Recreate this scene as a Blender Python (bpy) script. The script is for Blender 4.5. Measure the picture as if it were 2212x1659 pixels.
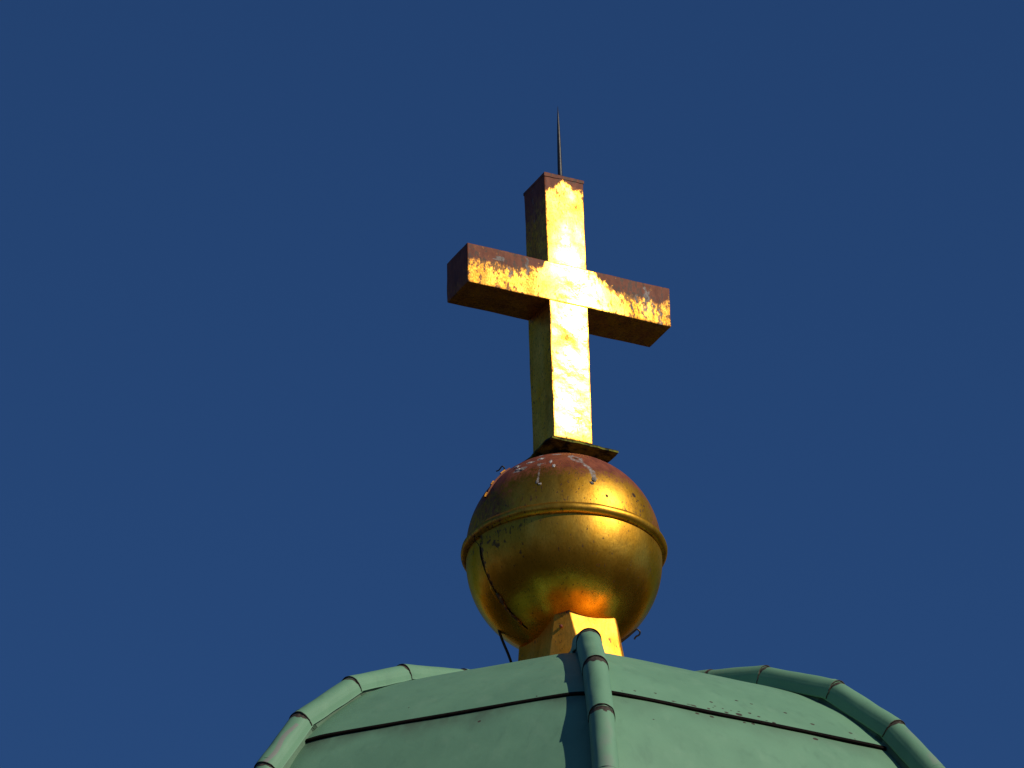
import bpy, bmesh, math, random
import numpy as np
from mathutils import Vector, Matrix, noise
R_ = math.radians
for o in list(bpy.data.objects): bpy.data.objects.remove(o)
scene = bpy.context.scene
C = scene.collection

# ------------------------------------------------------------------ camera
Z0 = 19.06                                   # height of the ball centre above ground
cam_d = bpy.data.cameras.new('camera')
cam_d.sensor_width = 36.0
cam_d.lens = 260.4
cam_d.clip_start = 0.5
cam_d.clip_end = 6000
cam = bpy.data.objects.new('camera', cam_d); C.objects.link(cam)
el, roll = R_(27.5627), R_(1.43759)
fw = Vector((0, math.cos(el), math.sin(el))); rt = Vector((1, 0, 0)); up = rt.cross(fw)
A = Matrix((rt, up, fw))
Rz = Matrix(((math.cos(roll), -math.sin(roll), 0), (math.sin(roll), math.cos(roll), 0), (0, 0, 1)))
dv = Vector(((1218.834 - 1106) / 16000, (829.5 - 1210.757) / 16000, 1)).normalized()
Rm = Vector((0, 0, 1)).rotation_difference(dv).to_matrix()
M = Rm @ Rz @ A                               # world -> (right, up, forward)
cm = Matrix((M[0], M[1], -M[2])).transposed().to_4x4()
D = 37.7358
cm.translation = Vector((0, -D * math.cos(el), Z0 - D * math.sin(el)))
cam.matrix_world = cm
scene.camera = cam
scene.render.resolution_x, scene.render.resolution_y = 1024, 768

# ------------------------------------------------------------------ sky and sun
SUN_AZ, SUN_EL = R_(58.0), R_(34.5)           # azimuth to the right of the viewer
S = Vector((math.sin(SUN_AZ) * math.cos(SUN_EL), -math.cos(SUN_AZ) * math.cos(SUN_EL), math.sin(SUN_EL)))
w = bpy.data.worlds.new('World'); scene.world = w; w.use_nodes = True
nt = w.node_tree; nt.nodes.clear()
sky = nt.nodes.new('ShaderNodeTexSky'); sky.sky_type = 'NISHITA'; sky.sun_disc = False
sky.sun_elevation = SUN_EL; sky.sun_rotation = math.pi - SUN_AZ
sky.altitude = 0; sky.air_density = 0.72; sky.dust_density = 0.1; sky.ozone_density = 10.0
bg = nt.nodes.new('ShaderNodeBackground'); bg.inputs['Strength'].default_value = 0.066
wo = nt.nodes.new('ShaderNodeOutputWorld')
tint = nt.nodes.new('ShaderNodeMix'); tint.data_type = 'RGBA'; tint.blend_type = 'MULTIPLY'; tint.inputs[0].default_value = 1
tint.inputs[7].default_value = (.735, .935, 1.05, 1)      # the deep blue of a clear polarised sky
nt.links.new(sky.outputs[0], tint.inputs[6]); nt.links.new(tint.outputs[2], bg.inputs[0]); nt.links.new(bg.outputs[0], wo.inputs[0])
sd = bpy.data.lights.new('sun', 'SUN'); sd.energy = 3.2; sd.angle = R_(0.53); sd.color = (1.0, 0.90, 0.74)
sun = bpy.data.objects.new('sun', sd); C.objects.link(sun)
sun.rotation_euler = (-S).to_track_quat('-Z', 'Y').to_euler(); sun.location = S * 60 + Vector((0, 0, Z0))
scene.view_settings.view_transform = 'Standard'; scene.view_settings.look = 'None'
scene.view_settings.exposure = 0.0; scene.view_settings.gamma = 1.0

# ------------------------------------------------------------------ helpers
rng = random.Random(7)
def tag(o, label=None, cat=None, kind=None, group=None):
    if label: o['label'] = label
    if cat: o['category'] = cat
    if kind: o['kind'] = kind
    if group: o['group'] = group
    return o
def empty(name, mat=None, loc=None):
    o = bpy.data.objects.new(name, None); C.objects.link(o); o.empty_display_size = .2
    if mat is not None: o.matrix_world = mat
    if loc is not None: o.location = loc
    return o
def mesh(name, V, F, mat, parent=None, smooth=True, attrs=None):
    me = bpy.data.meshes.new(name); me.from_pydata([tuple(v) for v in V], [], [tuple(f) for f in F])
    me.materials.append(mat)
    if smooth: me.polygons.foreach_set('use_smooth', [True] * len(me.polygons))
    for k, a in (attrs or {}).items():
        at = me.attributes.new(k, 'FLOAT', 'POINT'); at.data.foreach_set('value', np.asarray(a, dtype=np.float32))
    me.update()
    o = bpy.data.objects.new(name, me); C.objects.link(o)
    if parent is not None: o.parent = parent
    return o
def grid_faces(nu, nv, off=0, wrap=False, flip=False):
    F = []
    for j in range(nv - 1):
        for i in range(nu if wrap else nu - 1):
            a, b = off + j * nu + i, off + j * nu + (i + 1) % nu
            f = (a, b, b + nu, a + nu)
            F.append(f[::-1] if flip else f)
    return F
def nz(p, s=1.0, o=0.0):
    return noise.noise(Vector((p[0] * s + o, p[1] * s + o * .7, p[2] * s - o)))
def tube(pts, radii, n=10, cap=True):
    pts = [Vector(p) for p in pts]; V, F = [], []
    t0 = (pts[1] - pts[0]).normalized()
    x = t0.orthogonal().normalized()
    for k, p in enumerate(pts):
        t = (pts[min(k + 1, len(pts) - 1)] - pts[max(k - 1, 0)]).normalized()
        x = (x - t * x.dot(t)).normalized(); y = t.cross(x)
        for i in range(n):
            a = 2 * math.pi * i / n
            V.append(p + (x * math.cos(a) + y * math.sin(a)) * radii[k])
    F = grid_faces(n, len(pts), wrap=True)
    if cap:
        F.append(tuple(range(n))[::-1]); F.append(tuple(range(len(V) - n, len(V))))
    return V, F
def smoothpath(pts, sub=6):
    pts = [Vector(p) for p in pts]; out = []
    for i in range(len(pts) - 1):
        p0, p1, p2, p3 = pts[max(i - 1, 0)], pts[i], pts[i + 1], pts[min(i + 2, len(pts) - 1)]
        for k in range(sub):
            t = k / sub
            out.append(.5 * ((2 * p1) + (p2 - p0) * t + (2 * p0 - 5 * p1 + 4 * p2 - p3) * t * t + (3 * p1 - p0 - 3 * p2 + p3) * t ** 3))
    out.append(pts[-1]); return out
def sstep(a, b, x):
    t = np.clip((x - a) / (b - a), 0, 1); return t * t * (3 - 2 * t)

# ------------------------------------------------------------------ materials
class NT:
    def __init__(s, name):
        s.m = bpy.data.materials.new(name); s.m.use_nodes = True; s.t = s.m.node_tree; s.t.nodes.clear()
        s.out = s.n('ShaderNodeOutputMaterial'); s.tc = s.n('ShaderNodeTexCoord')
    def n(s, t, **k):
        q = s.t.nodes.new(t)
        for a, b in k.items(): setattr(q, a, b)
        return q
    def l(s, a, b): s.t.links.new(a, b)
    def val(s, sock, v):
        if hasattr(v, 'is_output'): s.l(v, sock)
        else: sock.default_value = v
    def math(s, op, a, b=None, clamp=False):
        q = s.n('ShaderNodeMath', operation=op, use_clamp=clamp); s.val(q.inputs[0], a)
        if b is not None: s.val(q.inputs[1], b)
        return q.outputs[0]
    def ss(s, x, a, b, lo=0.0, hi=1.0):
        q = s.n('ShaderNodeMapRange', interpolation_type='SMOOTHSTEP'); s.val(q.inputs[0], x)
        for i, v in enumerate((a, b, lo, hi)): q.inputs[1 + i].default_value = v
        return q.outputs[0]
    def noise(s, scale, detail=4, rough=.55, stretch=(1, 1, 1), off=0, dist=0):
        mp = s.n('ShaderNodeMapping'); mp.inputs['Scale'].default_value = stretch; mp.inputs['Location'].default_value = (off, off * .6, off * .3)
        s.l(s.tc.outputs['Object'], mp.inputs[0])
        q = s.n('ShaderNodeTexNoise'); s.l(mp.outputs[0], q.inputs['Vector'])
        q.inputs['Scale'].default_value = scale; q.inputs['Detail'].default_value = detail
        q.inputs['Roughness'].default_value = rough; q.inputs['Distortion'].default_value = dist
        return q.outputs[0]
    def mix(s, f, a, b):
        q = s.n('ShaderNodeMix', data_type='RGBA'); s.val(q.inputs[0], f)
        for i, v in ((6, a), (7, b)):
            if isinstance(v, tuple): q.inputs[i].default_value = (*v, 1)
            else: s.l(v, q.inputs[i])
        return q.outputs[2]
    def attr(s, name):
        q = s.n('ShaderNodeAttribute', attribute_name=name); return q.outputs['Fac']
    def bsdf(s, col, rough, metal=0.0, spec=.4, normal=None):
        q = s.n('ShaderNodeBsdfPrincipled')
        if isinstance(col, tuple): q.inputs['Base Color'].default_value = (*col, 1)
        else: s.l(col, q.inputs['Base Color'])
        s.val(q.inputs['Roughness'], rough); s.val(q.inputs['Metallic'], metal); q.inputs['Specular IOR Level'].default_value = spec
        if metal == 1.0: q.inputs['Specular Tint'].default_value = (1.0, .66, .38, 1)
        if normal is not None: s.l(normal, q.inputs['Normal'])
        return q.outputs[0]
    def bump(s, h, strength, dist, normal=None):
        q = s.n('ShaderNodeBump'); s.l(h, q.inputs['Height']); q.inputs['Strength'].default_value = strength; q.inputs['Distance'].default_value = dist
        if normal is not None: s.l(normal, q.inputs['Normal'])
        return q.outputs[0]
    def mixs(s, f, a, b):
        q = s.n('ShaderNodeMixShader'); s.val(q.inputs[0], f); s.l(a, q.inputs[1]); s.l(b, q.inputs[2]); return q.outputs[0]
    def done(s, sh): s.l(sh, s.out.inputs[0]); return s.m

def gold_leaf(name, gold, gold2, rough, rough_var, bole=(.22, .058, .026), fleck=.62, streak=(1, 1, .55), dent=.5, soft=.07, tarnish=.5, speck=.6):
    n = NT(name)
    red, dirt_shade, chalk = n.attr('red'), n.attr('dirt_shade'), n.attr('chalk')
    fine = n.noise(70, 8, .72, streak)
    big = n.noise(6, 4, .55, (1, 1, .5), 3)
    hair = n.noise(150, 4, .6, (1, 1, .25), 9)
    warp = n.noise(3.2, 2, .5, off=5)
    dents = n.noise(11, 3, .5, off=7)
    b = n.bump(warp, .35 * dent, .05); b = n.bump(dents, .30 * dent, .02, b); b = n.bump(fine, .12, .004, b)
    colg = n.mix(n.ss(big, .35, .65), gold, gold2)
    colg = n.mix(n.ss(hair, .52, .72, 0, .55), colg, (gold2[0] * .55, gold2[1] * .5, gold2[2] * .5))
    rg = n.math('ADD', n.math('MULTIPLY', n.math('SUBTRACT', big, .5), rough_var), n.math('ADD', n.math('MULTIPLY', n.math('SUBTRACT', fine, .5), rough_var * .8), rough))
    rg = n.math('SUBTRACT', rg, n.math('MULTIPLY', n.attr('polish'), .345))
    tarn = n.noise(5, 6, .68, (1.4, 1.4, .45), 21)
    colg = n.mix(n.math('MULTIPLY', n.ss(tarn, .46, .70), tarnish), colg, (gold2[0] * .42, gold2[1] * .33, gold2[2] * .5))
    spk2 = n.math('SUBTRACT', n.noise(150, 4, .65, (1, 1, .5), 41), n.math('MULTIPLY', n.attr('polish'), .19))
    colg = n.mix(n.ss(spk2, .40, .52, 0, speck), colg, (gold2[0] * .33, gold2[1] * .30, gold2[2] * .4))
    g = n.bsdf(colg, rg, 1.0, .5, b)
    bolec = n.mix(n.ss(n.noise(26, 5, .6, (1, 1, .5), 2), .3, .7), (bole[0] * .72, bole[1] * .7, bole[2] * .75), (bole[0] * 1.2, bole[1] * 1.35, bole[2] * 1.35))
    bo = n.bsdf(bolec, .62, 0, .22, b)
    rm = n.ss(n.math('ADD', n.math('ADD', red, n.math('MULTIPLY', n.math('SUBTRACT', fine, .5), .9)), n.math('MULTIPLY', n.math('SUBTRACT', n.noise(22, 3, .5, off=15), .5), .35)), .5 - soft, .5 + soft)
    sh = n.mixs(rm, g, bo)
    sp = n.noise(70, 5, .62, (1, 1, .45), 12)
    fl = n.ss(n.math('ADD', n.math('ADD', sp, n.math('MULTIPLY', n.math('SUBTRACT', big, .5), .25)), n.math('MULTIPLY', dirt_shade, .35)), fleck, fleck + .05)
    sh = n.mixs(n.math('MULTIPLY', fl, .85), sh, n.bsdf((.07, .028, .012), .6, 0, .3, b))
    dm = n.ss(n.math('ADD', dirt_shade, n.math('MULTIPLY', n.math('SUBTRACT', fine, .5), .5)), .62, .78)
    sh = n.mixs(dm, sh, n.bsdf((.050, .026, .013), .8, 0, .2, b))
    spk = n.noise(45, 6, .75, (1, 1, .8), 31)
    ck = n.ss(n.math('ADD', chalk, n.math('MULTIPLY', n.math('SUBTRACT', spk, .5), 1.5)), .42, .60)
    cc = n.mix(n.ss(fine, .35, .65), (.15, .12, .10), (.40, .37, .34))
    sh = n.mixs(n.math('MULTIPLY', ck, .85), sh, n.bsdf(cc, .9, 0, .1, b))
    return n.done(sh)
GOLD_X = gold_leaf('gold_leaf_cross', (1.0, .50, .09), (.90, .43, .045), .62, .18, fleck=.60, dent=.75, soft=.21)
GOLD_B = gold_leaf('gold_leaf_ball', (.84, .46, .055), (.64, .32, .027), .44, .14, fleck=.655, dent=.36, soft=.22, tarnish=.38, speck=.14, bole=(.225, .056, .026))
GOLD_P = gold_leaf('gold_leaf_pedestal', (1.0, .50, .07), (.85, .38, .035), .56, .18, fleck=.62, dent=.8, tarnish=.25, speck=.15)

def patina(name, base=(.148, .315, .190)):
    n = NT(name)
    chip_shade, grey, grime_shade = n.attr('chip_shade'), n.attr('grey'), n.attr('grime_shade')
    big = n.noise(2.6, 4, .55); mid = n.noise(9, 5, .6, (1, 1, .45), 4); fine = n.noise(60, 6, .65, off=8)
    streak = n.noise(14, 4, .6, (1, 1, .12), 6)
    c = n.mix(n.ss(big, .33, .67), tuple(v * .93 for v in base), (base[0] * 1.06, base[1] * 1.04, base[2] * 1.04))
    c = n.mix(n.ss(mid, .5, .75, 0, .35), c, (base[0] * 1.45, base[1] * 1.2, base[2] * 1.25))
    c = n.mix(n.ss(streak, .52, .76, 0, .32), c, (base[0] * .62, base[1] * .62, base[2] * .66))
    c = n.mix(n.ss(fine, .55, .8, 0, .25), c, (base[0] * .7, base[1] * .72, base[2] * .72))
    g = n.ss(n.math('ADD', grey, n.math('MULTIPLY', n.math('SUBTRACT', mid, .5), .5)), .35, .6)
    c = n.mix(n.math('MULTIPLY', g, .8), c, (.25, .235, .22))
    gm = n.math('MULTIPLY', grime_shade, n.ss(mid, .25, .7, .35, 1.0))
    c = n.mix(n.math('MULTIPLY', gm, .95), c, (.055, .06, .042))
    k = n.ss(n.math('ADD', chip_shade, n.math('MULTIPLY', n.math('SUBTRACT', fine, .5), .75)), .46, .56)
    c = n.mix(k, c, n.mix(n.ss(fine, .4, .6), (.030, .022, .016), (.075, .058, .043)))
    b = n.bump(big, .15, .03); b = n.bump(mid, .12, .012, b); b = n.bump(fine, .1, .002, b)
    r = n.math('ADD', .62, n.math('MULTIPLY', k, .2))
    return n.done(n.bsdf(c, r, 0, .35, b))
PAT = patina('green_patina_copper')
def plain(name, c1, c2, rough, scale=30, metal=0, spec=.3, bump=.15, stretch=(1, 1, 1)):
    n = NT(name); f = n.noise(scale, 5, .6, stretch); b = n.bump(f, bump, .01)
    return n.done(n.bsdf(n.mix(n.ss(f, .35, .65), c1, c2), rough, metal, spec, b))
IRON = plain('dark_iron', (.018, .018, .02), (.045, .042, .04), .45, 60, .3, .5)
RUST = plain('red_primer_iron', (.16, .03, .025), (.22, .06, .04), .6, 60)
GAP_DARK = plain('gap_dark', (.004, .0025, .002), (.010, .006, .004), .9, 25, 0, .1)  # near black puts the roof lap gap's shade, with staining, into the colour
MOSS = plain('mossy_sheet', (.008, .007, .004), (.20, .20, .012), .8, 22, bump=.6)
GUANO = plain('dried_dropping', (.34, .31, .29), (.60, .57, .54), .9, 90, bump=.5)
GUANO_D = plain('old_dropping', (.10, .085, .07), (.26, .23, .20), .9, 90, bump=.5)
PLASTER = plain('tower_plaster', (.36, .30, .19), (.46, .39, .26), .9, 3)
GROUND = plain('ground_cover', (.016, .018, .009), (.035, .030, .02), .95, .15)

# ------------------------------------------------------------------ ground
def ground():
    V, F = [], []
    rad = [0, 10, 30, 80, 200, 600, 2000, 5000]; n = 48
    for r in rad:
        for i in range(n): V.append((r * math.cos(2 * math.pi * i / n), r * math.sin(2 * math.pi * i / n), 0))
    F = grid_faces(n, len(rad), wrap=True, flip=False)
    o = mesh('ground', V, F, GROUND, smooth=False); tag(o, kind='structure')
ground()
ADDED_HILL = plain('added_hillside', (.20, .125, .05), (.36, .25, .12), .95, .012, 0, .1, .3)
def added_hills():  # unseen hills, added so the shaded gold reflects something warm and sunlit
    n = 180; V = []
    for j in range(10):
        f = j / 9
        for i in range(n):
            a = 2 * math.pi * i / n
            d = 900 + 900 * f
            crest = 150 + 45 * math.sin(a * 3 + 1) + 30 * math.sin(a * 7) + 18 * math.sin(a * 13 + 2)
            z = -2 + crest * math.sin(min(1, f * 1.25) * math.pi / 2) ** 1.3 + 10 * noise.noise(Vector((math.cos(a) * 6, math.sin(a) * 6, f * 3)))* f
            V.append((d * math.sin(a), -d * math.cos(a), z))
    o = mesh('added_hills', V, grid_faces(n, 10, wrap=True), ADDED_HILL); tag(o, kind='structure')
added_hills()

# ------------------------------------------------------------------ the tower with its copper dome
CROSS_A = R_(27.717)
PHI = CROSS_A - R_(22.5)
tower = empty('church_tower', loc=(0, 0, 0))
tag(tower, 'octagonal church tower dome clad in pale green copper sheets with rounded ridge caps', 'church tower')
NAZ = [PHI + k * math.pi / 4 for k in range(8)]          # ridge azimuths, 0 = towards the viewer, + = right
NAZ[0] -= R_(1.2)
CP = [(0.30, -.862), (0.79, -.975), (1.25, -1.11), (1.64, -1.32), (2.0, -1.64), (2.25, -1.985), (2.46, -2.42), (2.58, -2.95), (2.62, -3.5)]
def cr(P, sub):
    out = []
    for i in range(len(P) - 1):
        p = [np.array(P[max(i - 1, 0)]), np.array(P[i]), np.array(P[i + 1]), np.array(P[min(i + 2, len(P) - 1)])]
        for k in range(sub):
            t = k / sub
            out.append(.5 * (2 * p[1] + (p[2] - p[0]) * t + (2 * p[0] - 5 * p[1] + 4 * p[2] - p[3]) * t * t + (3 * p[1] - p[0] - 3 * p[2] + p[3]) * t ** 3))
    out.append(np.array(P[-1], float)); return np.array(out)
prof = cr(CP, 60)
dp = np.gradient(prof, axis=0); dp /= np.linalg.norm(dp, axis=1)[:, None]
nrm = np.stack([-dp[:, 1], dp[:, 0]], 1)                   # outward normal in (r, z)
prof = prof - nrm * .048                                   # panel surface below the cap centre line
sl = np.concatenate([[0], np.cumsum(np.linalg.norm(np.diff(prof, axis=0), axis=1))])
SEAM_Z = -1.757
i_seam = int(np.argmin(abs(prof[:, 1] - SEAM_Z))); s_seam = sl[i_seam]
def sheet_profile(s0, s1, n, off):
    s = np.linspace(s0, s1, n)
    r = np.interp(s, sl, prof[:, 0]); z = np.interp(s, sl, prof[:, 1])
    nr = np.interp(s, sl, nrm[:, 0]); nzz = np.interp(s, sl, nrm[:, 1])
    return s, r + nr * off, z + nzz * off
SPECKS = []                                                # (u along seam 0..1, metres above seam, size)
for (x, y, d) in [(1105,740,15),(1300,740,20),(990,768,8),(1480,868,20),(1505,875,9),(1625,895,15),(1665,905,22),(1690,915,24),(1825,940,20),(1840,785,25),(1880,870,14),(1865,905,10),(1960,905,14),(2040,925,10),(2115,930,18),(2000,980,30),(2120,990,30),(1720,1005,32),(1865,1040,34),(1318,1182,12),(2080,670,24),(2190,1095,20)]:
    SPECKS.append((1134.1 + x * .2197, 1323.1 + y * .2197, d * .2197))
for (x, y, d) in [(415,385,18),(690,490,22),(915,643,25),(1225,720,22),(410,570,20),(485,615,18),(610,690,25),(455,705,22),(380,695,14),(970,840,32),(550,668,9),(1265,820,8),(330,612,44)]:
    SPECKS.append((1512.1 + x * .26856, 1377.1 + y * .26856, d * .26856))
def panel(k):
    a0, a1 = NAZ[k], NAZ[(k + 1) % 8] + (2 * math.pi if k == 7 else 0)
    vis = k in (0, 7)
    for part in ('upper', 'lower'):
        if part == 'upper': s0, s1, off = 0, s_seam, .012
        else: s0, s1, off = s_seam - .05, sl[-1], 0.0
        ns = max(4, int((s1 - s0) / (.008 if vis else .1))); nu = 210 if vis else 16
        s, r, z = sheet_profile(s0, s1, ns, off)
        L = np.stack([r * math.sin(a0), -r * math.cos(a0), z], 1); Rr = np.stack([r * math.sin(a1), -r * math.cos(a1), z], 1)
        t = np.linspace(0, 1, nu)
        V = (L[:, None, :] * (1 - t)[None, :, None] + Rr[:, None, :] * t[None, :, None])
        am = (a0 + a1) / 2; nrx, nzx = np.interp(s, sl, nrm[:, 0]), np.interp(s, sl, nrm[:, 1])
        N = np.stack([nrx * math.sin(am), -nrx * math.cos(am), nzx], 1)
        wid = np.linalg.norm(Rr - L, axis=1)
        # gentle oil-canning of the sheet
        can = np.array([[nz((tt * w_, ss, k * 3.7), 2.2) * .006 + nz((tt * w_, ss, k * 3.7), 6, 5) * .0018 for tt in t] for ss, w_ in zip(s, wid)])
        can *= np.clip((s1 - s) / .12, 0.15, 1)[:, None]
        edge = np.minimum(t[None, :], 1 - t[None, :]) * wid[:, None]
        can = can - (.016 if k in (6, 7) else .004) * np.exp(-(edge / .09) ** 2)
        V = V + N[:, None, :] * can[:, :, None]
        V[:, :, 2] += Z0
        chip_shade = np.zeros((ns, nu)); grime_shade = np.zeros((ns, nu))
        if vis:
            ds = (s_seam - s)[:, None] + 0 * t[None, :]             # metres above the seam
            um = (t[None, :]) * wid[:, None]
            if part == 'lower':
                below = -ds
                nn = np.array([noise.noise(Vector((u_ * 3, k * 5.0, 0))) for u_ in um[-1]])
                grime_shade += np.clip(1 - below / (.17 + .16 * nn[None, :]), 0, 1) ** 1.3 * (1.0 if k == 7 else .5) * (below > 0)
            if k == 0:
                for (x, y, d) in SPECKS:
                    dist = (1487 + (x - 1290) * .205 - y) / 358.0
                    x0 = x + dist * 161
                    u0 = (x0 - 1300) / 640.0 * np.interp(s_seam, s, wid) if part == 'upper' else (x0 - 1300) / 640.0 * wid[0]
                    rad = d / 424.0 * .5 * .9 + .0028
                    dd = np.sqrt(((um - u0 + (wid[-1 if part == 'upper' else 0] - wid)[:, None] * .5) / (rad * 1.25)) ** 2 + ((ds - dist) / (rad * .95)) ** 2)
                    chip_shade = np.maximum(chip_shade, np.clip(1.25 - .75 * dd, 0, 1))
            else:
                for (u0, dist, rad) in [(.62, -.12, .009), (.35, .15, .006), (.8, .02, .006)]:
                    dd = np.sqrt((um - u0 * wid[:, None]) ** 2 + (ds - dist) ** 2) / rad
                    chip_shade = np.maximum(chip_shade, np.clip(1.25 - .75 * dd, 0, 1))
        o = mesh('roof_panel', V.reshape(-1, 3), grid_faces(nu, ns, flip=True), PAT, tower, True,
                 {'chip_shade': chip_shade.ravel(), 'grime_shade': grime_shade.ravel(), 'grey': np.zeros(ns * nu)})
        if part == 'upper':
            # folded lower lip of the upper sheet: near black paints in the gap's shade
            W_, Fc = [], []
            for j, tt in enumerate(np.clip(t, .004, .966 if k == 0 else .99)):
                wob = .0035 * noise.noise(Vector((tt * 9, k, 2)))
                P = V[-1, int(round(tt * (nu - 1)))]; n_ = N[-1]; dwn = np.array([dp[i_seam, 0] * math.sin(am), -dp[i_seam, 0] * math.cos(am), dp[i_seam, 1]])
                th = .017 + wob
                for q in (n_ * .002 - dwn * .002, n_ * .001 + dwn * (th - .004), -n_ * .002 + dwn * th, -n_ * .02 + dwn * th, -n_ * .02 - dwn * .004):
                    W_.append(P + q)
            mesh('seam', W_, grid_faces(5, nu, wrap=True), GAP_DARK, o, False)
for k in range(8): panel(k)

# rounded ridge caps, overlapping straight lengths
KNOTS = [0, 1, 2, 3, 4, 5, 6, 8]
def ridge(k):
    az = NAZ[k]; vis = k in (7, 0, 1)
    P_ = list(CP)
    if k == 1: P_[1:6] = [(0.91, -1.0), (1.256, -1.096), (1.694, -1.323), (2.04, -1.645), (2.287, -1.98)]
    if k == 7: P_[2:4] = [(1.25, -1.119), (1.63, -1.322)]
    if k == 0: P_[3:5] = [(1.56, -1.252), (1.94, -1.582)]
    e = Vector((math.sin(az), -math.cos(az), 0)); tt = Vector((math.cos(az), math.sin(az), 0))
    for i in range(len(KNOTS) - 1):
        if not vis and i % 2: pass
        a, b = P_[KNOTS[i]], P_[KNOTS[i + 1]]
        P0 = e * a[0] + Vector((0, 0, a[1] + Z0)); P1 = e * b[0] + Vector((0, 0, b[1] + Z0))
        ax = (P1 - P0).normalized(); n = tt.cross(ax); n = n if n.z > 0 or n.dot(e) > 0 else -n
        L = (P1 - P0).length
        nl = 60 if vis else 4; nc = 41 if vis else 13
        V = []; chip_shade = []; grey = []; grime_shade = []
        x0, x1 = -.025, L + .022
        seed = k * 10 + i; wear = (.55 + .75 * rng.random()) * (1 if k == 0 else .62)
        for shell in (0, 1):
            for j in range(nl):
                x = x0 + (x1 - x0) * j / (nl - 1)
                f = j / (nl - 1)
                rad = (.0575 if k == 0 else .0555) + .0040 * f - shell * .0045 - (.007 if k == 0 and i == 1 else 0)
                leg = .056 if k == 1 else (.034 if k == 7 else .040)
                for c in range(nc):
                    q = c / (nc - 1); tot = math.pi * rad + 2 * leg; d = q * tot
                    if d < leg: y, z = -rad - .002, -(leg - d)
                    elif d > tot - leg: y, z = rad + .002, -(d - (tot - leg))
                    else:
                        an = (d - leg) / rad; y, z = -rad * math.cos(an), rad * math.sin(an)
                    wv = 0.0022 * noise.noise(Vector((x * 8, c * .14, seed)))
                    # ragged hem on the lower, overlapping end
                    hem = (.006 * noise.noise(Vector((c * .33, seed, 1)))) if j == nl - 1 else 0
                    V.append(P0 + ax * (x + hem) + tt * (y * (1 + wv * 8)) + n * (z + wv))
                    crest = max(0, math.sin(math.pi * q)) ** 2
                    nn = noise.noise(Vector((c * .25, x * 20, seed)))
                    up_e = x - .022                                    # metres below the upper joint
                    c1 = (1.3 - up_e / ((.038 + .030 * nn) * wear)) * (.12 + .88 * crest) * 1.1 if up_e > -.01 else 0
                    c2 = (1.0 - (x1 - x) / (.008 + .006 * nn)) * (.5 + .4 * crest)
                    c3 = 1.0 if (j >= nl - 1) else 0  # dark hem: the overlap gap's shade put into the colour
                    chip_shade.append(max(0, min(1, max(c1, c2, c3)))); 
                    g = 0
                    if k == 0 and i >= 4: g = (.22 if i == 4 else .44) * crest
                    if k == 1 and i >= 4: g = .45 * crest * (.4 + .6 * min(1, x / .1))
                    if k == 7 and i == 4: g = 1.0 * max(0, 1 - abs(q - (.70 - .05 * f + .03 * math.sin(x * 22))) / .085) * (x > .09)
                    grey.append(g); grime_shade.append(.0)
        F = grid_faces(nc, nl) + grid_faces(nc, nl, off=nc * nl, flip=True)
        for c in range(nc - 1):
            for j in (0, nl - 1):
                F.append((j * nc + c, j * nc + c + 1, nc * nl + j * nc + c + 1, nc * nl + j * nc + c))
        for j in range(nl - 1):
            for c in (0, nc - 1):
                F.append((j * nc + c, (j + 1) * nc + c, nc * nl + (j + 1) * nc + c, nc * nl + j * nc + c))
        if vis:
            Vb = [P0 + ax * (x + .0) + tt * y + n * z for x in (-.02, L + .02) for (y, z) in ((-.045, .03), (.045, .03), (.045, -.13), (-.045, -.13))]
            bt = mesh('ridge_batten', Vb, [(0, 1, 2, 3), (7, 6, 5, 4), (0, 4, 5, 1), (1, 5, 6, 2), (2, 6, 7, 3), (3, 7, 4, 0)], PAT, tower, False, {'chip_shade': [0.1] * 8, 'grey': [0] * 8, 'grime_shade': [.8] * 8})  # batten darkened in colour to stand for shade under the cap
        mesh('ridge_cap', V, F, PAT, tower, True, {'chip_shade': chip_shade, 'grey': grey, 'grime_shade': grime_shade})
for k in range(8): ridge(k)
# body of the tower under the dome
def prism(zs, rs):
    V, F = [], []
    for z, r in zip(zs, rs):
        for k in range(8): V.append((r * math.sin(NAZ[k]), -r * math.cos(NAZ[k]), z))
    return V, grid_faces(8, len(zs), wrap=True)
V, F = prism([Z0 - 3.95, Z0 - 3.9, Z0 - 3.75, Z0 - 3.7, Z0 - 3.5, Z0 - 3.42, Z0 - 3.42], [2.55, 2.75, 2.78, 2.95, 3.0, 2.98, 2.2])
mesh('cornice', V, F, PLASTER, tower, False)
V, F = prism([-.3, Z0 - 3.92], [2.6, 2.6]); mesh('wall', V, F, PLASTER, tower, False)

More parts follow.
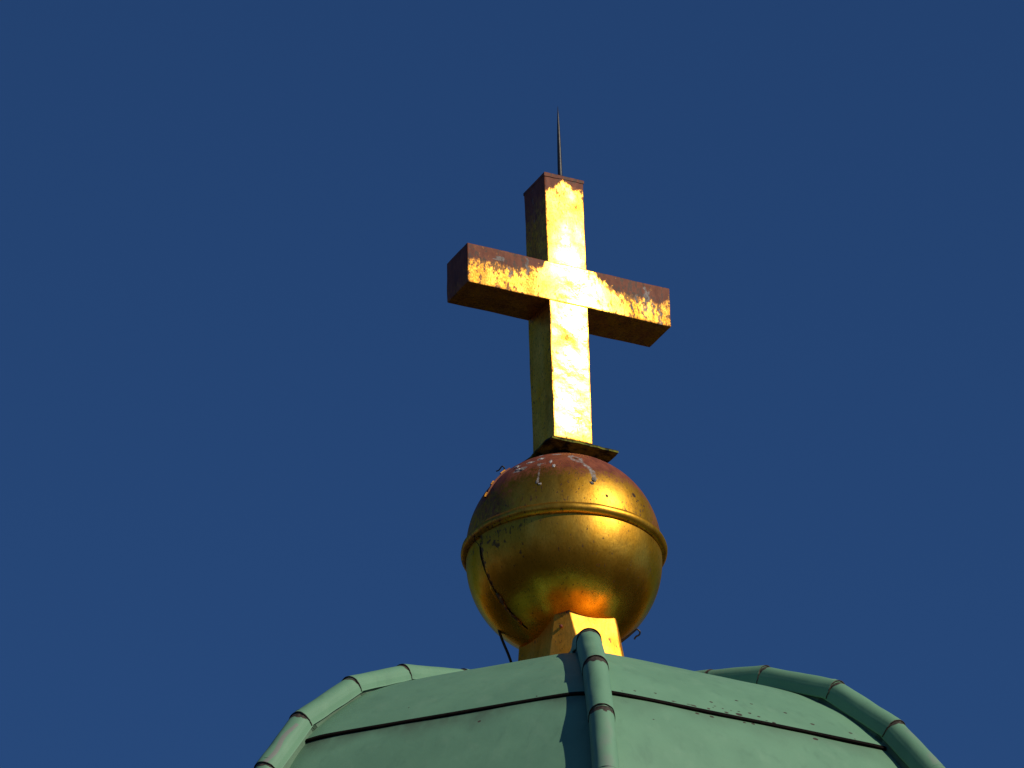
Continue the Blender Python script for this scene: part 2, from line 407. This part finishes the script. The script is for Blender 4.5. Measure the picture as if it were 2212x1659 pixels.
# ------------------------------------------------------------------ gilded pedestal between roof and ball
ped = empty('pedestal', Matrix.Translation((0, 0, Z0)) @ Matrix.Rotation(CROSS_A, 4, 'Z'))
tag(ped, 'gilded flared pedestal with chamfered corners between green dome and ball', 'pedestal')
def pedestal():
    V = []; nz_, per = 60, 25
    pts_n = 8 * per
    for j in range(nz_):
        f = j / (nz_ - 1); z = -1.0 + .68 * f
        if j < 18: z = -.945 + (.205) * (j / 17) ** .6
        else: z = -.74 + .42 * ((j - 17) / 42)
        fl = .34 * max(0, (-.74 - z) / .205) ** 1.5  # unseen wide gilt foot, added for the orange reflection in the ball
        hu = .163 + (-.41 - z) * .13 + fl; hv = .25 + (-.41 - z) * .19 + fl; c = min(max(.02, .050 + (-.42 - z) * .27), .586 * hu)
        c2 = c * .3; hv2 = hv
        cor = [(hu - c2, -hv), (hu, -hv + c2), (hu, hv - c), (hu - c, hv), (-hu + c, hv), (-hu, hv - c), (-hu, -hv + c), (-hu + c, -hv)]
        for q in range(8):
            a, b = Vector(cor[q]), Vector(cor[(q + 1) % 8])
            for i in range(per):
                p = a.lerp(b, i / per); d = .004 * nz((p.x, p.y, z), 6) 
                V.append((p.x * (1 + d * 3), p.y * (1 + d * 3), z))
    V = np.array(V)
    top = sstep(-.47, -.40, V[:, 2])
    lo_ = np.array([noise.noise(Vector((p[0] * 14, p[1] * 14, p[2] * 22))) for p in V])
    red = .10 + (.36 + .25 * lo_) * sstep(-.52, -.42, V[:, 2]) * (V[:, 1] < -.1)
    dirt_shade = .20 * top + .62 * sstep(-.435, -.405, V[:, 2] + .02 * lo_) + .20 * sstep(-.75, -.95, V[:, 2])  # top band paints in the ball's contact shadow and dark seam
    mesh('base_shell', V, grid_faces(pts_n, nz_, wrap=True), GOLD_P, ped, True, {'red': red, 'dirt_shade': dirt_shade, 'chalk': np.zeros(len(V))})
    # fold line near the top and a bolt head
    Vb, Fb = [], []
    bmx = bmesh.new(); bmesh.ops.create_icosphere(bmx, subdivisions=2, radius=.009)
    for v in bmx.verts: v.co = Vector((v.co.x, v.co.y, v.co.z))
    me = bpy.data.meshes.new('bolt'); bmx.to_mesh(me); me.materials.append(RUST)
    o = bpy.data.objects.new('bolt', me); C.objects.link(o); o.parent = ped; o.location = (-.150, -.232, -.515)
pedestal()

# ------------------------------------------------------------------ gilded ball
ball = empty('gilded_ball', loc=(0, 0, Z0))
tag(ball, 'large gilded copper ball with raised rim, reddened top and bird droppings under the cross', 'ball')
SEAM_AZ = R_(-57)
def sphere_pt(az, e, r, zc): return Vector((r * math.cos(e) * math.sin(az), -r * math.cos(e) * math.cos(az), zc + r * math.sin(e)))
def angd(a, b): return (a - b + np.pi) % (2 * np.pi) - np.pi
DROPS = [(-37.8, 41.9, 3.2, 2.2), (-31.4, 35.5, 6.0, 2.6), (-25.9, 42.5, 4.0, 2.0), (-17.4, 45.5, 3.4, 2.6), (-21.8, 56, 3, 1.8), (-4.4, 52.2, 5, 1.8), (-8.2, 39, 1.3, 2.5), (-5.5, 32.5, 1.3, 2.2)]
def hemi(name, zc, e0, e1, ne, na, upper):
    E = np.linspace(e0, e1, ne); Az = np.linspace(-np.pi, np.pi, na, endpoint=False)
    ee, aa = np.meshgrid(E, Az, indexing='ij')
    rad = np.full(ee.shape, .5)
    if not upper:
        # the sheet right of the vertical joint stands proud of the left one
        dd = angd(aa, SEAM_AZ + .05 * np.sin(ee * 2))
        rad += np.where(dd > 0, .006 * np.exp(-dd / .25), -.003 * np.exp(dd / .15)) * sstep(-1.5, -1.1, ee)
    x = rad * np.cos(ee) * np.sin(aa); y = -rad * np.cos(ee) * np.cos(aa); z = zc + rad * np.sin(ee)
    wob = np.array([noise.noise(Vector((float(a), float(b), float(c))) * 3.0) for a, b, c in zip(x.ravel(), y.ravel(), z.ravel())]).reshape(x.shape)
    s = 1 + wob * .004
    V = np.stack([x * s, y * s, z], -1).reshape(-1, 3)
    lo = np.array([noise.noise(Vector((float(a) * 4, float(b) * 4, float(c) * 2.5 + 9))) for a, b, c in V]).reshape(x.shape)
    ed, ad = np.degrees(ee), np.degrees(aa)
    if upper:
        # gold is worn to the red ground over the crown, further down on the left and far right
        lim = 27 - 9 * sstep(-20, -75, ad) + 9 * np.exp(-((ad - 2) / 14) ** 2) * 0 - 7 * sstep(45, 85, ad) + 6 * lo
        red = .5 + (ed - lim) / 40
        red = np.maximum(red, .54 * sstep(-5, -50, ad) + .14 * lo)
        red = np.maximum(red, .50 * sstep(38, 75, ad))
        red = np.maximum(red, .36 * np.exp(-((ed - 8) / 5) ** 2) * sstep(-5, -35, ad))
        chalk = np.zeros(x.shape); dirt_shade = .12 + .1 * sstep(15, 5, ed)
        for (a0, b0, wa, wb) in DROPS:
            d = ((ad - a0) / wa) ** 2 + ((ed - b0) / wb) ** 2; chalk = np.maximum(chalk, np.clip(.95 - .5 * d, 0, 1))
        chalk = np.maximum(chalk, .60 * np.exp(-(((ad + 16.1) / 5) ** 2 + ((ed - 36) / 4) ** 2)))           # faded splash
        chalk = np.maximum(chalk, .60 * np.exp(-((ad + 15.2) / 1.1) ** 2) * ((ed < 36) & (ed > 19)))           # its run
        rr = np.sqrt(((ad - 11.3 - (42.3 - ed) * .35) / 5.6) ** 2 + ((ed - 42.8) / 6.0) ** 2)
        chalk = np.maximum(chalk, .66 * np.exp(-((rr - .7) / .5) ** 2))
        dirt_shade = np.maximum(dirt_shade, .78 * np.exp(-(rr / .5) ** 2))
        t = np.clip((39 - ed) / 19, 0, 1); cx = 13.5 + 7 * np.minimum(1, t * 1.8)
        chalk = np.maximum(chalk, .64 * np.exp(-((ad - cx) / (3.0 + .5 * np.sin(ed))) ** 2) * ((ed < 40) & (ed > 21)))
        for (a0, b0, w_) in [(26.8, 8.8, .9), (49.3, 16.9, 1.5), (20.1, 19.7, 1.5), (18.2, 17, 1.2), (-15.5, 18.6, 1.2), (50.3, 12.6, .6), (52, 14, .6), (57.4, 12.3, .7)]:
            dirt_shade = np.maximum(dirt_shade, np.clip(1.2 - .5 * (((ad - a0) / w_) ** 2 + ((ed - b0) / w_) ** 2), 0, 1))
        for a0 in (-19, -15.5, -12.5, -24):
            dirt_shade = np.maximum(dirt_shade, .55 * np.exp(-((ad - a0) / .6) ** 2) * sstep(19, 12, ed) * sstep(3, 6, ed))
    else:
        red = .06 + .12 * lo + .2 * np.exp(-((ed + 3) / 4) ** 2) * sstep(20, -30, ad)
        chalk = np.zeros(x.shape)
        dirt_shade = .05 + .20 * np.exp(-((ed + 2) / 2.5) ** 2) * sstep(25, -20, ad)
        for (a0, b0, wa, wb) in [(-44, -7.5, 2.2, 1.6), (-42.5, -9.5, 1.6, 1.2), (-37, -9, .8, 1.4), (-49, -4.5, 1.2, 1), (12, -17, .4, 1.4), (3, -20, .35, 1.2), (-3, -20, .3, 1.2)]:
            dirt_shade = np.maximum(dirt_shade, np.clip(1.0 - .45 * (((ad - a0) / wa) ** 2 + ((ed - b0) / wb) ** 2), 0, .64))
        dirt_shade = np.maximum(dirt_shade, .62 * np.exp(-(angd(aa, SEAM_AZ + .01) / .035) ** 2) * sstep(-1.2, -.6, ee))
    F = grid_faces(na, ne, wrap=True)
    pol = .15 * lo if upper else .48 * sstep(-2, -36, ed)
    return mesh(name, V, F, GOLD_B, ball, True, {'polish': pol.ravel(), 'red': red.ravel(), 'dirt_shade': dirt_shade.ravel(), 'chalk': chalk.ravel()})
up_h = hemi('upper_shell', .055, R_(2), R_(89), 170, 460, True)
lo_h = hemi('lower_shell', -.011, R_(-88), R_(2.4), 160, 460, False)
def rim():
    P = [(.4965 + .031 * math.cos(R_(x)), .040 + .031 * math.sin(R_(x))) for x in (100, 80, 66, 54, 42, 30, 18, 6, -6, -18, -30, -42, -54, -66, -80, -100)]
    n = 360; V = []; dirt_shade = []; red = []
    for (r, z) in P:
        for i in range(n):
            az = 2 * math.pi * i / n - math.pi
            wv = .0022 * noise.noise(Vector((math.sin(az) * 5, math.cos(az) * 5, z * 10)))
            V.append((( r + wv) * math.sin(az), -(r + wv) * math.cos(az), z + wv * .8))
            left = float(sstep(5, -45, np.array(math.degrees(az))))
            dirt_shade.append(.10 + (.26 if r < .502 else 0) + .02 * (z < .03) + .16 * left * (z < .02)); red.append(.12 + .3 * left)  # underside coloured slightly darker, for occlusion as well as dirt
    mesh('rim', V, grid_faces(n, len(P), wrap=True, flip=True), GOLD_B, ball, True, {'red': red, 'dirt_shade': dirt_shade, 'chalk': [0] * len(V)})
rim()
# dark open joint down the lower shell, with its clamp strip
def joint():
    V, F = [], []
    E = np.linspace(R_(3), R_(-62), 60)
    for e_ in E:
        d = math.degrees(e_)
        wdt = .0035 + .0085 * max(0, math.exp(-((d + 10) / 8) ** 2)) + (.004 if d < -34 else 0) + .0015 * noise.noise(Vector((d * .2, 0, 0)))
        az = SEAM_AZ + R_(-1.2) + R_(2.6) * min(1, max(0, (-d - 15) / 35)) 
        for s_, rr in ((-1, .4985), (0, .5055), (1, .502)):
            r = rr + .026 * max(0, min(1, (d + 3) / 2))
            V.append(sphere_pt(az + s_ * wdt / (.5 * math.cos(e_)) , e_, r + (.006 if s_ > 0 else 0), -.011))
    mesh('joint_gap', V, grid_faces(3, 60), GAP_DARK, lo_h, True)
    pts = [sphere_pt(R_(-55.5 + .9 * math.sin(i)), R_(-34.5 - i * 2.6), .508, -.011) for i in range(10)]
    V, F = tube(pts, [.005, .007, .0075, .006, .0075, .006, .0075, .006, .007, .005], 8)
    n_ = len(V); mesh('clamp_strip', V, F, GOLD_B, ball, True, {'red': [.5] * n_, 'dirt_shade': [.62] * n_, 'chalk': [0] * n_})
joint()
# cover strap on the joint of the upper shell, with wire hooks and made-up gold tabs that catch the sun
def strap():
    pts = []; V = []
    E = [R_(17 + i * 1.28) for i in range(27)]
    hw = .016
    for i, e_ in enumerate(E):
        for (s_, h) in ((-1, -.004), (-.7, .006), (.7, .008), (1, -.004)):
            V.append(sphere_pt(SEAM_AZ + s_ * hw / (.5 * math.cos(e_)), e_, .5 + h * (min(1, i / 8) if h > 0 else 1), .055))
    n_ = len(V)
    mesh('cover_strap', V, grid_faces(4, len(E)) + [(0, 1, 2, 3), (n_ - 1, n_ - 2, n_ - 3, n_ - 4)], GOLD_B, ball, False, {'red': [.75] * n_, 'dirt_shade': [.3] * n_, 'chalk': [0] * n_})
    for e0, e1 in ((21, 24.5), (31.5, 34.5), (42.5, 46.5)):  # added gold tabs, shaped to catch the sun as bright flecks
        V = []
        for e_ in np.linspace(R_(e0), R_(e1), 6):
            for (s_, h) in ((-.3, .005), (-.15, .0125), (.45, .0140), (.75, .006)):
                V.append(sphere_pt(SEAM_AZ + s_ * hw / (.5 * math.cos(e_)), float(e_), .5 + h, .055))
        n_ = len(V)
        mesh('clip', V, grid_faces(4, 6) + [(0, 1, 2, 3), (n_ - 1, n_ - 2, n_ - 3, n_ - 4)], GOLD_X, ball, False, {'red': [0] * n_, 'dirt_shade': [0] * n_, 'chalk': [0] * n_})
strap()
for pts, r in (([[-0.292, 0.010, 0.520], [-0.294, 0.006, 0.533], [-0.297, -0.001, 0.547], [-0.305, -0.004, 0.552], [-0.313, -0.001, 0.546], [-0.323, 0.005, 0.535], [-0.338, 0.008, 0.53]], (.0042, .0036)),
               ([[0.225, 0.000, -0.520], [0.27, -0.016, -0.485], [0.311, -0.03, -0.459], [0.348, -0.043, -0.433], [0.36, -0.046, -0.427], [0.374, -0.04, -0.439], [0.369, -0.033, -0.452], [0.353, -0.029, -0.46], [0.344, -0.023, -0.472]], (.0085, .0045))):
    sp = smoothpath(pts, 6); n_ = len(sp)
    rr = [r[0] + (r[1] - r[0]) * min(1, i / (n_ * .4)) for i in range(n_)]
    V, F = tube(sp, rr, 10); mesh('wire_hook', V, F, IRON, ball)
# lumps of dried droppings
def lump(az, e_, a, b, h, mat, seed, lean=0):
    bm = bmesh.new(); bmesh.ops.create_icosphere(bm, subdivisions=3, radius=1)
    c = sphere_pt(R_(az), R_(e_), .5, .055); n = (c - Vector((0, 0, .055))).normalized()
    t = Vector((math.cos(R_(az)), math.sin(R_(az)), 0)); u = n.cross(t)
    for v in bm.verts:
        k = 1 + .6 * noise.noise(v.co * 1.5 + Vector((seed, 0, 0))) + .35 * noise.noise(v.co * 4 + Vector((0, seed, 0)))
        p = v.co * k
        v.co = c + t * (p.x * a + lean * p.y * a) + u * (p.y * b) + n * (p.z * h * .45)
    me = bpy.data.meshes.new('bird_dropping'); bm.to_mesh(me); me.materials.append(mat)
    me.polygons.foreach_set('use_smooth', [True] * len(me.polygons))
    o = bpy.data.objects.new('bird_dropping', me); C.objects.link(o); o.parent = ball
for i, q in enumerate([(-37.5, 41.5, .013, .011, .012, GUANO), (-33.5, 36.2, .014, .009, .009, GUANO), (-29.5, 34.6, .014, .008, .008, GUANO_D), (-26, 42, .013, .007, .006, GUANO),
                       (-17.4, 45.0, .012, .010, .006, GUANO), (-8.0, 37.5, .006, .013, .008, GUANO), (-5.6, 32.3, .007, .013, .010, GUANO), (-13.6, 16.3, .008, .007, .009, GUANO), (-15.6, 18.4, .007, .012, .005, GUANO_D),
                       (20.0, 20.2, .010, .016, .007, GUANO_D), (18.3, 17.2, .007, .008, .006, GUANO_D)]):
    lump(*q, i * 3.1)

# ------------------------------------------------------------------ gilded cross
lean = Matrix.Rotation(-.009, 4, 'Y')
MX = Matrix.Translation((.013, 0, Z0)) @ lean @ Matrix.Rotation(CROSS_A, 4, 'Z')
cross = empty('gilded_cross', MX @ Matrix.Translation((0, 0, .60)))
tag(cross, 'gilded box section latin cross with worn red top edges standing above the ball', 'cross')
def box(name, lo, hi, paint, parent, step=.009, r=.005, mat=GOLD_X):
    lo, hi = np.array(lo), np.array(hi)
    ax = []
    for k in range(3):
        n = max(2, int((hi[k] - lo[k] - 2 * r) / step)); g = np.concatenate([[lo[k], lo[k] + r * .3], np.linspace(lo[k] + r, hi[k] - r, n), [hi[k] - r * .3, hi[k]]]); ax.append(g)
    V, F = [], []
    for k in range(3):
        i, j = (k + 1) % 3, (k + 2) % 3
        for side in (0, 1):
            off = len(V); gi, gj = ax[i], ax[j]
            for b in gj:
                for a in gi:
                    p = [0, 0, 0]; p[i] = a; p[j] = b; p[k] = (lo, hi)[side][k]; V.append(p)
            F += grid_faces(len(gi), len(gj), off, flip=(side == 0))
    V = np.array(V); face = V.copy()
    inner = np.clip(V, lo + r, hi - r); d = V - inner; L = np.linalg.norm(d, axis=1, keepdims=True); P = inner + d / np.maximum(L, 1e-9) * np.minimum(L, r)
    w1 = np.array([[nz(p, 5, 1) * .0035 + nz(p, 16, 4) * .0009, nz(p, 5, 11) * .0035 + nz(p, 16, 14) * .0009, nz(p, 5, 21) * .0015] for p in P])
    P = P + w1
    A_ = paint(face, lo, hi)
    _, idx, inv = np.unique(np.round(P, 5), axis=0, return_index=True, return_inverse=True)
    inv = np.asarray(inv).ravel()
    F = [tuple(inv[q] for q in f) for f in F]; F = [f for f in F if len(set(f)) == 4]
    return mesh(name, P[idx], F, mat, parent, True, {k: A_[k][idx] for k in A_})
B0 = .60
def edge_dirt(P, lo, hi):
    d = np.sort(np.minimum(P - lo, hi - P), axis=1)[:, 1]
    return .16 * np.exp(-d / .012)
def paint_beam(P, lo, hi):
    h = (hi[2] - P[:, 2]) / (hi[2] - lo[2]); u = P[:, 0]
    d = np.interp(u, [-.58, -.45, -.30, -.20, -.14, -.10, .10, .13, .17, .24, .32, .45, .54, .59, .6], [.42, .41, .40, .32, .16, -.3, -.3, -.08, .14, .36, .47, .44, .49, .42, .1])
    lo_n = np.array([noise.noise(Vector((float(a) * 16, float(b) * 5, 3))) for a, b in zip(u, P[:, 2])])
    red = .5 + (d - h + .10 * lo_n) * 2.6
    front = P[:, 1] < lo[1] + 1e-4; back = P[:, 1] > hi[1] - 1e-4
    top = P[:, 2] > hi[2] - 1e-4; bot = P[:, 2] < lo[2] + 1e-4
    red = np.where(top, 1.0, red); red = np.where((u < lo[0] + 1e-4), .62 + .3 * (1 - h), red); red = np.where((u > hi[0] - 1e-4), .6 - h * .4, red)
    red = np.where(bot, .50 + .1 * lo_n, red)
    chalk = np.zeros(len(P))
    for (u0, h0, h1, wd) in [(-.335, .38, .66, .011), (-.235, .05, .50, .009), (-.40, .18, .30, .03), (.40, .35, .62, .008), (.455, .1, .75, .010), (.50, .45, .80, .008), (.375, .62, .85, .007), (.535, .6, 1.0, .010), (.44, .5, .9, .006), (.475, .15, .5, .006)]:
        wob = .006 * np.sin(h * 30 + u0 * 50)
        chalk = np.maximum(chalk, .82 * np.exp(-((u - u0 + wob) / (wd * 1.25)) ** 2) * ((h > h0) & (h < h1)) * front)
    pol = np.interp(u, [-.58, -.3, -.12, -.05, .05, .2, .35, .6], [.0, .12, .5, .95, 1.1, .85, .3, .1]) + .25 * lo_n
    return {'polish': pol, 'red': np.clip(red, 0, np.where(front, .80, .95)), 'dirt_shade': edge_dirt(P, lo, hi) + .30 * np.exp(-((h - d) / .16) ** 2) * front + .16 * sstep(.1, .3, abs(u)) * front, 'chalk': chalk}
def paint_post(P, lo, hi):
    hh = hi[2] - P[:, 2]; u = P[:, 0]
    front = P[:, 1] < lo[1] + 1e-4
    d = np.interp(u, [-.114, -.06, -.02, .02, .06, .114], [.105, .09, .035, .045, .065, .055])
    lo_n = np.array([noise.noise(Vector((float(a) * 20, float(b) * 8, 5))) for a, b in zip(u + P[:, 1], P[:, 2])])
    red = .5 + (d - hh + .02 * lo_n) * 9
    side = .5 + (.26 - hh + .06 * lo_n) * 1.3; side = np.maximum(side, .49 * (hh < .8))
    red = np.where(front, red, side); red = np.where(hh < 1e-4, 1.0, red)
    dirt_shade = edge_dirt(P, lo, hi) + .14 * np.exp(-((hh - .10) / .07) ** 2) * front
    z = P[:, 2]
    line = np.exp(-((z - (1.135 - B0) - .002 * np.sin(u * 30)) / .003) ** 2) * front
    chalk = .6 * np.exp(-((P[:, 1] - .015 - .008 * np.sin(hh * 25)) / .006) ** 2) * (u < lo[0] + 1e-4) * (hh < .25) * (hh > .02)
    pol = np.interp(z, [0, .12, .3, .8, 1.1, 1.35, 1.6], [.45, .95, .9, 1.0, .85, .55, .4]) + .3 * lo_n + .28 * np.cos((u - .01) * 17) - .1
    return {'polish': np.where(front, pol, .62), 'red': np.clip(red, 0, 1), 'dirt_shade': dirt_shade + .33 * line, 'chalk': chalk}
box('post', (-.114, -.119, .636 - B0), (.114, .119, 2.203 - B0), paint_post, cross)
box('crossbeam', (-.581, -.1215, 1.439 - B0), (.600, .1215, 1.671 - B0), paint_beam, cross)
# folded cap on top of the post
def capsheet():
    V = []; n = 25; hx, hy = .1165, .1215
    for ring, (sx, sy, z) in enumerate([(hx, hy, 2.190 - B0), (hx, hy, 2.205 - B0), (hx * .97, hy * .97, 2.209 - B0), (.02, .02, 2.222 - B0)]):
        for q in range(4):
            cs = [(-1, -1), (1, -1), (1, 1), (-1, 1)]
            a, b = Vector(cs[q]), Vector(cs[(q + 1) % 4])
            for i in range(n):
                p = a.lerp(b, i / n); wv = .003 * noise.noise(Vector((p.x * 3, p.y * 3, ring)))
                # the front hem lifts a little on the left
                V.append((p.x * sx, p.y * sy, z + (wv if ring == 0 else 0) - (.006 * (1 - p.x) / 2 if ring == 0 and p.y < -.9 else 0)))
    n_ = len(V); F = grid_faces(4 * n, 4, wrap=True) + [tuple(range(n_ - 4 * n, n_))]
    mesh('cap_sheet', V, F, GOLD_X, cross, False, {'red': [1.0] * n_, 'dirt_shade': [.22] * n_, 'chalk': [0] * n_})
capsheet()
# green-black sheet collar under the post
def collar():
    nu, nv = 40, 30; V = []
    for sh in (0, 1):
        for j in range(nv):
            for i in range(nu):
                a, b = i / (nu - 1), j / (nv - 1)
                u = -.128 + (.255 + .128) * a; v = -.128 + (.50) * b
                if b > .3: u -= .05 * (b - .3) * a
                u -= .075 * b * (1 - a)
                z = .632 - B0 - .045 * (1 - a) ** 2 * b ** 1.2 - .02 * b + .012 * noise.noise(Vector((u * 7, v * 7, 1))) + .006 * noise.noise(Vector((u * 22, v * 22, 1))) - sh * .012
                if i in (0, nu - 1) or j in (0, nv - 1): u += .006 * noise.noise(Vector((a * 9, b * 9, 4))); v += .006 * noise.noise(Vector((a * 9, b * 9, 8)))
                V.append((u, v, z))
    F = grid_faces(nu, nv) + grid_faces(nu, nv, nu * nv, flip=True); N_ = nu * nv
    for i in range(nu - 1):
        for j in (0, nv - 1): F.append((j * nu + i, j * nu + i + 1, N_ + j * nu + i + 1, N_ + j * nu + i))
    for j in range(nv - 1):
        for i in (0, nu - 1): F.append((j * nu + i, (j + 1) * nu + i, N_ + (j + 1) * nu + i, N_ + j * nu + i))
    mesh('base_plate', V, F, MOSS, cross, True)
    V, F = tube([(0, 0, .50 - B0), (0, 0, .64 - B0)], [.05, .05], 24); mesh('neck', V, F, GAP_DARK, cross)
collar()

# ------------------------------------------------------------------ lightning rod on the cross
rod = empty('lightning_rod', MX @ Matrix.Translation((.012, -.055, 2.205)))
tag(rod, 'thin dark tapering iron spike pointing up from the top of the cross', 'lightning rod')
pts = [(0, 0, z) for z in (-.01, .05, .12, .20, .28, .36, .42, .470)]
V, F = tube([(x + .0022 * z, y, z) for x, y, z in pts], [.0130, .0125, .0116, .0105, .0088, .0062, .0036, .0006], 14)
mesh('spike', V, F, IRON, rod)
V, F = tube([(0, 0, -.006), (0, 0, .012), (0, 0, .03), (0, 0, .062)], [.030, .018, .0125, .0105], 16); mesh('socket', V, F, RUST, rod)

# ------------------------------------------------------------------ down conductor cable
cp = smoothpath([(-.36, .03, -.30), (-0.344, 0.026, -0.359), (-0.329, 0.05, -0.405), (-0.313, 0.07, -0.443), (-0.298, 0.088, -0.476), (-0.283, 0.108, -0.516), (-0.272, 0.13, -0.558), (-.262, .17, -.66), (-.27, .2, -.80), (-.30, .22, -.95)], 6)
V, F = tube([(x, y, z + Z0) for x, y, z in cp], [.0072] * len(cp), 10)
cb = mesh('cable', V, F, IRON); tag(cb, 'dark lightning conductor cable running from the ball down to the green dome', 'cable')
